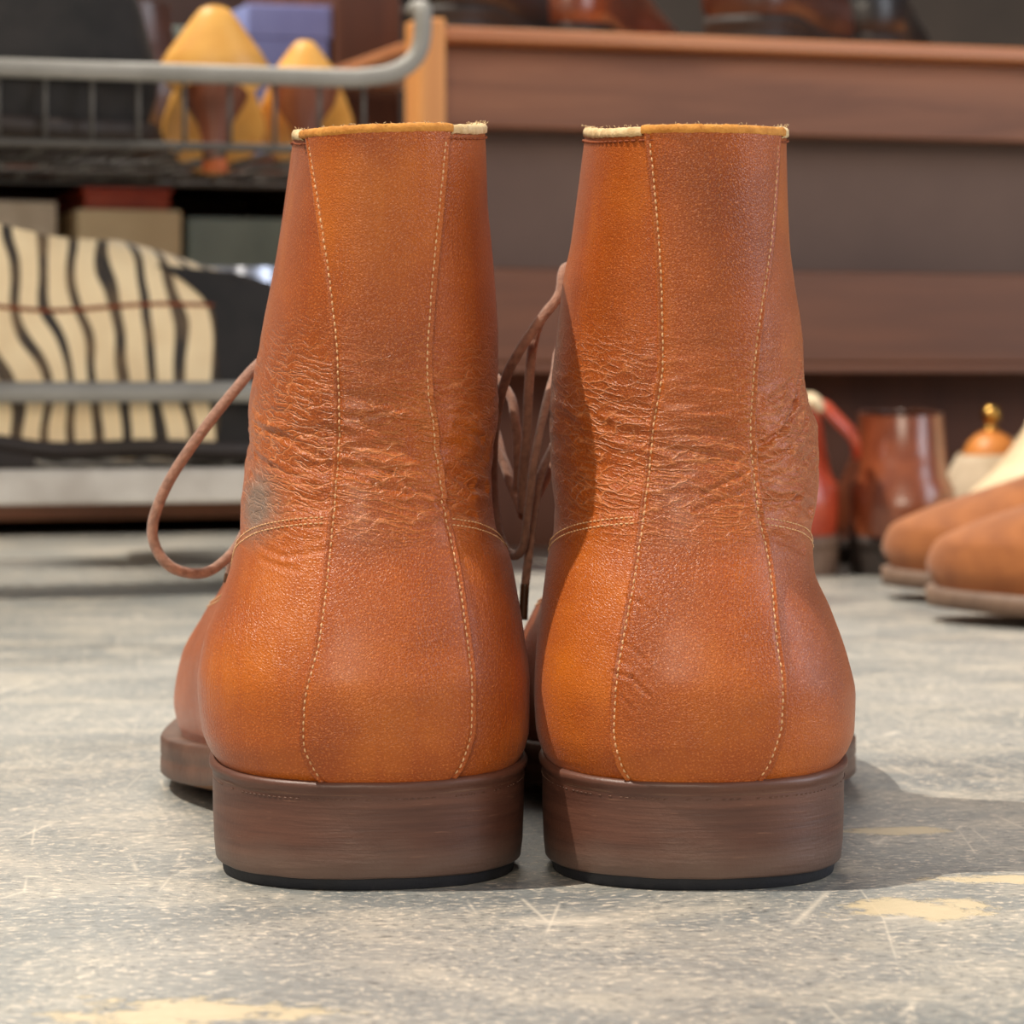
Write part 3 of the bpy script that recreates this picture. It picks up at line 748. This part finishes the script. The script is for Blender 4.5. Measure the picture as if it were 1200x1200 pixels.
# laces hanging from the bows; points measured in the plane of each bow
def W(px, py, D): return ((px-600)*D/3550, D-0.70, 0.12-(py-440)*D/3550)
def lace(root, name, pts, r=0.00155, mat='lace'):
    P = []
    c, s_ = math.cos(-root.rotation_euler.z), math.sin(-root.rotation_euler.z)
    for q in pts:
        x, y, z = W(*q); x -= root.location.x; y -= root.location.y
        P.append((x*c-y*s_, x*s_+y*c, z))
    o = tube_obj(name, P, r, M[mat], root, 12, 10, 0.85)
    return o
lace(bootL, 'lace_loop', [(420, 430, .86), (350, 400, .855), (308, 422, .84), (268, 466, .83), (228, 518, .825), (196, 568, .825), (179, 614, .825), (184, 645, .825), (205, 667, .825), (240, 671, .83), (268, 652, .835), (288, 622, .84), (320, 560, .85), (420, 450, .865)], 0.00165)
lace(bootL, 'lace_end', [(420, 470, .86), (330, 560, .85), (284, 630, .845), (272, 655, .84), (268, 676, .84)], 0.0013)
lace(bootL, 'aglet', [(268, 672, .84), (267, 677, .84), (266, 683, .84)], 0.00135, 'aglet')
lace(bootL, 'lace_loop', [(430, 440, .865), (520, 400, .86), (590, 452, .845), (604, 495, .84), (607, 540, .84), (604, 575, .845), (590, 540, .85), (560, 480, .86), (440, 450, .868)], 0.0014)
lace(bootL, 'lace_end', [(440, 460, .866), (540, 470, .855), (583, 528, .85), (600, 572, .845), (613, 606, .84)], 0.0014)
lace(bootR, 'lace_loop', [(810, 420, .865), (720, 330, .85), (666, 312, .825), (655, 346, .818), (628, 382, .815), (606, 416, .815), (592, 446, .82), (580, 500, .83), (578, 570, .835), (585, 628, .83), (600, 650, .825), (613, 640, .82), (620, 590, .818), (629, 525, .82), (648, 445, .835), (672, 400, .85), (800, 430, .866)], 0.0014)
lace(bootR, 'lace_loop', [(790, 410, .866), (700, 350, .85), (662, 348, .835), (638, 368, .83), (625, 402, .828), (620, 450, .828), (617, 510, .83), (612, 570, .832), (616, 600, .835), (640, 560, .845), (680, 480, .855), (800, 440, .868)], 0.0014)
lace(bootR, 'lace_end', [(790, 440, .865), (690, 470, .85), (640, 540, .835), (626, 600, .828), (619, 655, .825), (615, 690, .825)], 0.0013)
lace(bootR, 'aglet', [(615.4, 684, .825), (614, 705, .825), (613, 726, .825)], 0.00145, 'aglet')

# ------------------------------------------------------------ background frame of reference (turned 18.5 degrees)
A0 = 18.5*D2R
def fpt(px, D): return Vector(((px-600)*D/3550, D-0.70, 0))
def frame(px, D):
    o = fpt(px, D); ca, sa_ = math.cos(A0), math.sin(A0)
    return lambda u, v, z: (o.x+u*ca-v*sa_, o.y+u*sa_+v*ca, z)
def zat(py, D): return 0.12-(py-440)*D/3550

# bench on the right
T = frame(500, 1.95)
bench = empty('display_bench', T(0, 0, 0), A0, 'long brown wooden display bench with pale front edge and pale corner post', 'bench')
def lb(a, b): return a, b
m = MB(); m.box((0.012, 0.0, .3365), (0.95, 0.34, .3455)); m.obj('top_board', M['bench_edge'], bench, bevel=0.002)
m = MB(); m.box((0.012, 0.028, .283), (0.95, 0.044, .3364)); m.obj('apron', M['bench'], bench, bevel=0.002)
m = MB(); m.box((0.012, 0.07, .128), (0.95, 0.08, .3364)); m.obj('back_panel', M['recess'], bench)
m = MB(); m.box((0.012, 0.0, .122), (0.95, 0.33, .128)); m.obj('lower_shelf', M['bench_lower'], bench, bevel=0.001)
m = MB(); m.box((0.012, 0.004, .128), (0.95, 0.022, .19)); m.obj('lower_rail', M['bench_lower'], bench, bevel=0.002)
m = MB(); m.box((0.012, 0.13, 0.0), (0.95, 0.14, .1219)); m.obj('under_bench_shade', M['dark_wood'], bench)  # dark board added in place of the shade beneath the bench
m = MB(); m.box((-0.006, -0.004, 0.0), (0.012, 0.03, .35)); m.obj('corner_post', M['post'], bench, bevel=0.002)
m = MB(); m.box((0.0, 0.31, 0.0), (0.012, 0.34, .3364)); m.obj('rear_post', M['bench'], bench)
m = MB(); m.box((0.93, 0.03, 0.0), (0.95, 0.06, .12)); m.obj('leg', M['bench'], bench)

# rack on the left
Tr = frame(470, 1.70)
rack = empty('wire_shoe_rack', Tr(0, 0, 0), A0, 'grey metal wire shoe rack with round cornered rail and wire baskets', 'rack')
uL = -0.62; dp = 0.26
def bent(z, r, mat, name, up=True):
    P = [(uL, 0, z), (-0.3, 0, z), (-0.06, 0, z)]
    if up: P += [(-0.02, 0, z+0.001), (0.0, 0, z+.006), (0.011, 0, z+.018), (0.013, 0.0, z+.038), (0.013, 0.006, z+.041), (0.013, .016, z+.042)]
    else: P += [(0, 0, z), (0.008, 0.006, z), (0.01, 0.02, z), (0.01, dp, z)]
    return tube_obj(name, P, r, mat, rack, 12, 6)
bent(zat(92, 1.69), 0.0052, M['steel'], 'top_rail')
bent(zat(176, 1.69), 0.0022, M['wire'], 'basket_wire', False)
bent(zat(459, 1.69), 0.0058, M['steel'], 'middle_rail', False)
m = MB(); m.box((uL, -0.004, zat(588, 1.68)), (0.012, 0.010, zat(547, 1.68))); m.obj('bottom_rail', M['steel_light'], rack, bevel=0.003)
z1 = zat(92, 1.69); z2 = zat(176, 1.69); z3 = zat(459, 1.69); z4 = zat(547, 1.68)
for k in range(24):
    u = uL+0.012+k*0.0255
    tube_obj('upright_wire', [(u, 0.001, z1), (u, 0.001, z2), (u, 0.02, z2-.002), (u, dp, z2-.002)], 0.0013, M['wire'], rack, 6, 0)
for k in range(24):
    u = uL+0.012+k*0.0255
    tube_obj('shelf_wire', [(u, 0.01, z4-.002), (u, dp, z4-.002)], 0.0013, M['wire'], rack, 6, 0)
for v in (0.09, 0.17, dp):
    tube_obj('cross_wire', [(uL, v, z2-.004), (0.01, v, z2-.004)], 0.0016, M['wire'], rack, 6, 0)
    tube_obj('cross_wire', [(uL, v, z4-.004), (0.01, v, z4-.004)], 0.0016, M['wire'], rack, 6, 0)
for (u, v) in ((uL, 0), (uL, dp)):
    tube_obj('post', [(u, v, 0), (u, v, 0.40)], 0.005, M['steel'], rack, 10, 0)

# wooden shelving behind the rack
Ts = frame(470, 2.35)
back = empty('wooden_shelving', Ts(0, 0, 0), A0, 'dark brown wooden shelving with a broad upright behind the wire rack', 'shelf')
m = MB(); m.box((-0.052, 0, 0), (0.0, 0.30, 0.56)); m.obj('upright', M['dark_wood'], back, bevel=0.002)
m = MB(); m.box((-0.90, 0.0, 0.012), (-0.053, 0.30, 0.036)); m.obj('bottom_shelf', M['bench_lower'], back, bevel=0.002)
m = MB(); m.box((-0.90, 0.0, 0.272), (-0.053, 0.30, 0.288)); m.obj('middle_shelf', M['dark_wood'], back, bevel=0.002)
m = MB(); m.box((-0.90, 0.30, 0.0), (0.0, 0.312, 0.56)); m.obj('back_panel', M['recess'], back)
m = MB(); m.box((-0.92, 0, 0), (-0.90, 0.30, 0.50)); m.obj('upright', M['dark_wood'], back, bevel=0.002)

# ------------------------------------------------------------ other shoes
def sphere_pts(c, r, n=14, k=20, sz=1.0):
    V = []; F = []
    for i in range(n+1):
        th = math.pi*i/n
        for j in range(k):
            ph = 2*math.pi*j/k
            V.append((c[0]+r*math.sin(th)*math.cos(ph), c[1]+r*math.sin(th)*math.sin(ph), c[2]+r*sz*math.cos(th)))
    return V, grid_faces(n+1, k)
def make_shoe(loc, rz, mat, sole, label, group=None, T=SHOE, Wt=SHOE_W, scale=1.0, lat=1, laces=True, tree=False, toe_mat=None, name='shoe', rot=None, cat='shoe', lace_mat=None, lining='lining'):
    root = empty(name, loc, rz, label, cat, group)
    if rot: root.rotation_euler = rot
    sc = scale/1000
    L = Last(np.array(T, float), Wt, 0, lat); z0, zt = T[0][0], T[-1][0]
    rows = np.linspace(z0, zt, 36); cols = colset(18, 14, 16)
    Z, C = np.meshgrid(rows, cols, indexing='ij'); P = L.P(Z, C)
    nr, nc = P.shape[:2]; V = P.reshape(-1, 3)
    up = mesh_obj('upper', V*sc, grid_faces(nr, nc), mat, root)
    Nn = outward(L, P, L.N(Z, C)); Pi = P-Nn*2.2; 
    Vi = np.concatenate([P[-1:], Pi[::-1][:24]], 0)
    mesh_obj('lining', Vi.reshape(-1, 3)*sc, grid_faces(len(Vi), nc), M[lining], root)
    if toe_mat:
        k0 = 2.08; ct = np.concatenate([np.linspace(k0, 3, 16), -np.linspace(3, k0, 16)[1:]])
        Zt, Ct = np.meshgrid(rows[:30], ct, indexing='ij'); Pt = L.P(Zt, Ct); Nt = L.N(Zt, Ct)
        r = Pt-np.array([0, 150, 20]); sg = np.sign((r*Nt).sum()); Pt = Pt+Nt*sg*1.2
        mesh_obj('toe_cap', Pt.reshape(-1, 3)*sc, grid_faces(30, len(ct), False), toe_mat, root)
    if name == 'zebra_shoe':
        tube_obj('seam_piping', [L.P(92.0, c)*sc*np.array([1.012, 1, 1]) for c in np.linspace(-2.1, 2.1, 60)], 0.0012, M['thread2'], root, 6, 0)
    x, y = L.xy(np.full(len(cols), z0), cols); f = L.feather(y); nS = len(cols)
    nx = np.roll(x, -1)-np.roll(x, 1); ny = np.roll(y, -1)-np.roll(y, 1); nl = np.hypot(nx, ny)+1e-9
    ox, oy = ny/nl, -nx/nl
    if (ox*x+oy*(y-100)).sum() < 0: ox, oy = -ox, -oy
    we = itp(y, [0, 60, 110, 170, 292], [1.5, 1.5, 2, 5, 5])
    ring = lambda o, z: np.stack([x+ox*o, y+oy*o, z], -1)
    th = np.minimum(9, f-1)
    R_ = [ring(-8+0*we, f), ring(we, f), ring(we, f-th*0.5), ring(we, f-th), ring(-9+0*we, np.maximum(f-th-2, .2))]
    Fs = grid_faces(5, nS); last = 4*nS
    for j in range(1, nS//2): Fs.append((last+j, last+j+1, last+(nS-j-1), last+(nS-j) % nS))
    mesh_obj('sole', np.array(R_).reshape(-1, 3)*sc, Fs, sole, root)
    # heel
    ch = np.linspace(-1.3, 1.3, 31); hx, hy = L.xy(np.full(31, z0), ch); rr = []
    for (o, z) in ((1.5, z0-4), (1.0, 8), (0.5, 0.0)):
        rr.append(np.stack([hx*(1+o/35), hy-o*np.clip(1-hy/40, -0.2, 1), np.full(31, z)], -1))
    mesh_obj('heel', np.array(rr).reshape(-1, 3)*sc, grid_faces(3, 31)+[tuple(range(62, 93)), tuple(range(30, -1, -1))], sole, root, False)
    if laces:
        lm = lace_mat or mat
        for k in range(4):
            zz = z0+(zt-z0)*(0.62+0.1*k); a = L.P(zz, 2.45)*sc; b = L.P(zz, -2.45)*sc; mid = (a+b)/2+np.array([0, 0.008, 0.005])*scale
            tube_obj('lace', [a, mid, b], 0.0016, lm, root, 6, 5)
    if tree:
        yb = 35; zt_ = float(L.P(zt, 1.0)[2])
        V_, F_ = sphere_pts((0, yb*sc, (zt_-6)*sc), 0.021*scale, sz=1.0); V2 = [(a, b*1.0, c) for a, b, c in V_]
        t_ = mesh_obj('shoe_tree', V2, F_, M['tree'], root)
        mb = MB(); mb.add(*sphere_pts((0, yb*sc, (zt_+27)*sc), 0.0075*scale)); mb.tube([(0, yb*sc, (zt_+12)*sc), (0, yb*sc, (zt_+24)*sc)], 0.003*scale, 10)
        mb.add(*sphere_pts((0, yb*sc, (zt_+16)*sc), 0.006*scale, sz=.5))
        mb.obj('knob', M['brass'], t_, True)
    return root
def shoe_at(px, D, heading, **kw):
    """heel at pixel column px, distance D; heading in degrees: direction of the toe, 0 = to the right, 90 = away"""
    p = fpt(px, D); return make_shoe((p.x, p.y, kw.pop('z', 0)), (heading-90)*D2R, **kw)

CHT = BOOT[:8].copy()
CHW = tuple((a, 34, 34) if a < 60 else (a, 30-(a-60)*0.05, 30-(a-60)*0.05) for a, b, c in LB if a <= 126)
def toe_at(px, D, heading, **kw):
    """same, but given where the toe tip is"""
    p = fpt(px, D); sc = kw.get('scale', 1.0)*0.292; h = heading*D2R
    return make_shoe((p.x-math.cos(h)*sc, p.y-math.sin(h)*sc, 0), (heading-90)*D2R, **kw)
shoe_at(1062, 1.80, 86, mat=M['brown_calf'], sole=M['shoe_sole_dark'], label='glossy dark brown ankle boot standing between the red shoe and the cream shoes', T=CHT, Wt=CHW, name='chukka_boot', cat='boot', lining='dark_brown', scale=.91, lat=1)
red = shoe_at(942, 1.80, 105, mat=M['red_calf'], sole=M['shoe_sole'], label='red brown leather shoe half hidden behind the right tan ankle boot', name='leather_shoe', scale=.95, T=CHT, Wt=CHW, lining='red_calf')
def Wl(root, px, py, D):
    v = Vector(W(px, py, D))-root.location; c, s_ = math.cos(-root.rotation_euler.z), math.sin(-root.rotation_euler.z)
    return (v.x*c-v.y*s_, v.x*s_+v.y*c, v.z)
tube_obj('pull_strap', [Wl(red, *q) for q in ((940, 470, 1.84), (962, 474, 1.80), (982, 492, 1.795), (1000, 512, 1.80), (1004, 530, 1.815))], 0.006, M['red_calf'], red, 10, 6, 0.5)
tube_obj('strap_end', [Wl(red, *q) for q in ((948, 466, 1.815), (954, 470, 1.79), (960, 476, 1.792))], 0.005, M['cream'], red, 10, 4, 0.7)
toe_at(1090, 1.50, 152, mat=M['tan_suede'], sole=M['shoe_sole'], label='tan suede shoe nearest the camera on the slate floor', group='pair of tan suede shoes', name='suede_shoe', laces=False)
toe_at(1038, 1.65, 153, mat=M['tan_suede'], sole=M['shoe_sole'], label='tan suede shoe behind its twin, before the cream shoe', group='pair of tan suede shoes', name='suede_shoe', lat=-1, laces=False)
toe_at(1172, 1.74, 245, mat=M['cream'], sole=M['offwhite'], label='large cream leather ankle shoe cut by the right edge of the picture', T=BOOT[:9], Wt=CHW, name='cream_shoe', scale=1.0)
shoe_at(1134, 2.02, 52, mat=M['offwhite'], sole=M['shoe_sole'], label='off-white suede shoe with wooden shoe tree and round brass knob', name='suede_shoe', tree=True, lace_mat=M['dark_brown'], scale=.9)

# shoes on the bench top
zt = .3456
for (u, v, h, mt, lb_) in ((0.02, 0.06, 8, 'black_calf', 'black shoe on the bench top beside the pale corner post'),
                           (0.13, 0.13, 14, 'brown_calf', 'mid brown shoe on the bench top right of the black shoe beside the post'),
                           (0.235, 0.05, 5, 'dark_brown', 'dark brown shoe in the middle of the bench top'),
                           (0.36, 0.12, 20, 'black_calf', 'black shoe with bluish shine on the bench top at the right edge of the picture')):
    p = T(u, v, zt); make_shoe((p[0], p[1], zt), (60+h-90)*D2R, M[mt], M['shoe_sole_dark'], lb_, 'shoes on the bench top', name='leather_shoe', scale=.95)

# zebra shoe in the lower basket: toe to the right
ZT = np.array([
    (18,  4, 262, 16, 40, 2.3, 105, 36, 32, 170, 46, 42, 2.4),
    (40,  0, 268, 40, 40, 2.3, 105, 40, 36, 170, 49, 46, 2.4),
    (62,  2, 262, 66, 40, 2.3, 105, 39, 36, 170, 45, 43, 2.4),
    (84,  6, 254, 90, 40, 2.3, 105, 37, 36, 172, 40, 39, 2.4),
    (108, 10, 234, 107, 42, 2.3, 95, 34, 34, 160, 34, 34, 2.2),
    (130, 14, 190, 120, 42, 2.3, 85, 30, 30, 135, 28, 28, 2.0),
    (144, 16, 140, 132, 42, 2.3, 80, 27, 27, 110, 23, 23, 2.0)])
ZW = ((18, 36, 36), (40, 40, 40), (70, 39, 39), (100, 34, 34), (144, 28, 28))
def rk(u, v, z): return Tr(u, v, z)
zt4 = z4+0.0
p = rk(-0.282, 0.055, 0)
make_shoe((p[0], p[1], zt4), A0-90*D2R+3*D2R, M['zebra'], M['shoe_sole_dark'], 'zebra striped hairy shoe with black toe in the lower wire basket', None, T=ZT, Wt=ZW, scale=.96, laces=False, toe_mat=M['black'], name='zebra_shoe', lining='cream')
p = rk(-0.05, 0.11, 0)
make_shoe((p[0], p[1], zt4), A0+5*D2R, M['silver'], M['shoe_sole_dark'], 'shiny silver shoe in the lower basket near its right end', 'shoes in the lower wire basket', T=CHT, Wt=CHW, scale=1.1, name='leather_shoe')

# black shoes in the upper basket
p = rk(-0.395, 0.045, 0)
make_shoe((p[0], p[1], z2), A0-87*D2R, M['black'], M['shoe_sole_dark'], 'big black boot at the left end of the upper wire basket', 'shoes in the upper wire basket', T=ZT, Wt=ZW, scale=1.0, laces=False, name='black_boot', cat='boot', lining='black')
p = rk(-0.07, 0.222, 0)
make_shoe((p[0], p[1], z2), A0+70*D2R, M['dark_brown'], M['shoe_sole_dark'], 'dark brown shoe between the black boot and the tan pump', 'shoes in the upper wire basket', T=CHT, Wt=CHW, scale=1.0, name='leather_shoe', lining='dark_brown')

def pump(px, D, label, wtop, wbase, ztip, zbase, zbot, rz=0):
    """high-heeled pump seen from behind: pointed counter on a narrow stem heel"""
    p = fpt(px, D); r = empty('high_heeled_pump', (p.x, p.y, zbot), rz, label, 'shoe', 'tan high-heeled pumps')
    H = ztip-zbot; hb = zbase-zbot
    rows = []; n = 32
    for (t, wd, dpt, yo) in ((0, wbase*.55, 0.028, .010), (0.12, wbase*.86, 0.040, .002), (0.3, wbase, 0.046, 0), (0.5, wbase*.80, .042, .002), (0.7, wbase*.57, .034, .004), (0.86, wbase*.38, .022, .006), (0.95, wbase*.25, .012, .008), (1.0, wtop*.3, .003, .012)):
        z = hb+(H-hb)*t; rows.append([(wd/2*math.sin(a), yo+dpt/2*(1-math.cos(a)), z) for a in [2*math.pi*k/n for k in range(n)]])
    V = [q for r_ in rows for q in r_]
    mesh_obj('counter', V, grid_faces(len(rows), n)+[tuple(range(len(V)-1, len(V)-n-1, -1)), tuple(range(n))], M['tan_leather'], r)
    # forefoot running away and down to the toe
    rows = []
    for k in range(9):
        t = k/8; y = 0.03+0.10*t; zc = hb*(1-t)**1.4+0.012; wd = (0.036+0.03*math.sin(math.pi*t*.8))*(1-t**4*.8); hh = 0.016*(1-t*.5)
        rows.append([(wd/2*math.cos(a), y, zc+hh*math.sin(a)) for a in [2*math.pi*j/20 for j in range(20)]])
    V = [q for r_ in rows for q in r_]; mesh_obj('vamp', V, grid_faces(9, 20)+[tuple(range(19, -1, -1)), tuple(range(160, 180))], M['tan_leather'], r)
    rows = []
    for (z, rr, yy) in ((hb+.008, .0215, .022), (hb-.004, .018, .020), (hb*.6, .0095, .014), (hb*.4, .0075, .012), (0.007, .0068, .012)):
        rows.append([(rr*math.cos(a), yy+rr*math.sin(a), z) for a in [2*math.pi*j/16 for j in range(16)]])
    V = [q for r_ in rows for q in r_]; s_ = mesh_obj('stem_heel', V, grid_faces(5, 16)[::1], M['stem'], r)
    mb = MB(); mb.tube([(0, .012, 0.0), (0, .012, .007)], .0072, 16); mb.obj('heel_tip', M['orange'], s_)
    return r
pump(252, 1.72, 'larger tan high-heeled pump behind the grey rail of the upper basket', .02, .066, zat(2, 1.72), zat(108, 1.72), zat(200, 1.72), 0.11)
pump(357, 1.80, 'smaller tan high-heeled pump in the upper basket, nearer the wooden upright', .02, .046, zat(44, 1.80), zat(112, 1.80), zat(192, 1.80), 0.07)

# boxes on the shelving behind the rack
def box_thing(u0, u1, v0, v1, z0, z1_, mat, label):
    r = empty('shoe_box', Ts(u0, v0, z0), A0, label, 'box', 'shoe boxes on the shelving')
    m = MB(); m.box((0, 0, 0), (u1-u0, v1-v0, (z1_-z0)*.78)); m.obj('box_body', mat, r, bevel=.0015)
    m = MB(); m.box((-.002, -.002, (z1_-z0)*.78), (u1-u0+.002, v1-v0+.002, z1_-z0)); m.obj('lid', mat, r, bevel=.0015)
box_thing(-0.118, -0.055, 0.01, 0.26, .2885, .405, M['card_blue'], 'blue shoe box on the middle shelf against the wooden upright')
box_thing(-0.26, -0.14, 0.01, 0.26, .2885, .385, M['card_teal'], 'grey green shoe box behind the larger tan pump')
box_thing(-0.25, -0.175, 0.003, 0.26, .0365, .245, M['card_beige'], 'beige shoe box standing below the middle shelf, behind the zebra shoe')
box_thing(-0.165, -0.06, 0.003, 0.26, .0365, .240, M['card_teal'], 'low grey green shoe box on the bottom shelf beside the wooden upright')
box_thing(-0.245, -0.18, 0.01, 0.24, .2455, .262, M['red_calf'], 'flat reddish box lying on top of the beige shoe box')
box_thing(-0.36, -0.27, 0.003, 0.26, .0365, .250, M['offwhite'], 'greyish white shoe box at the left, behind the top of the zebra shoe')
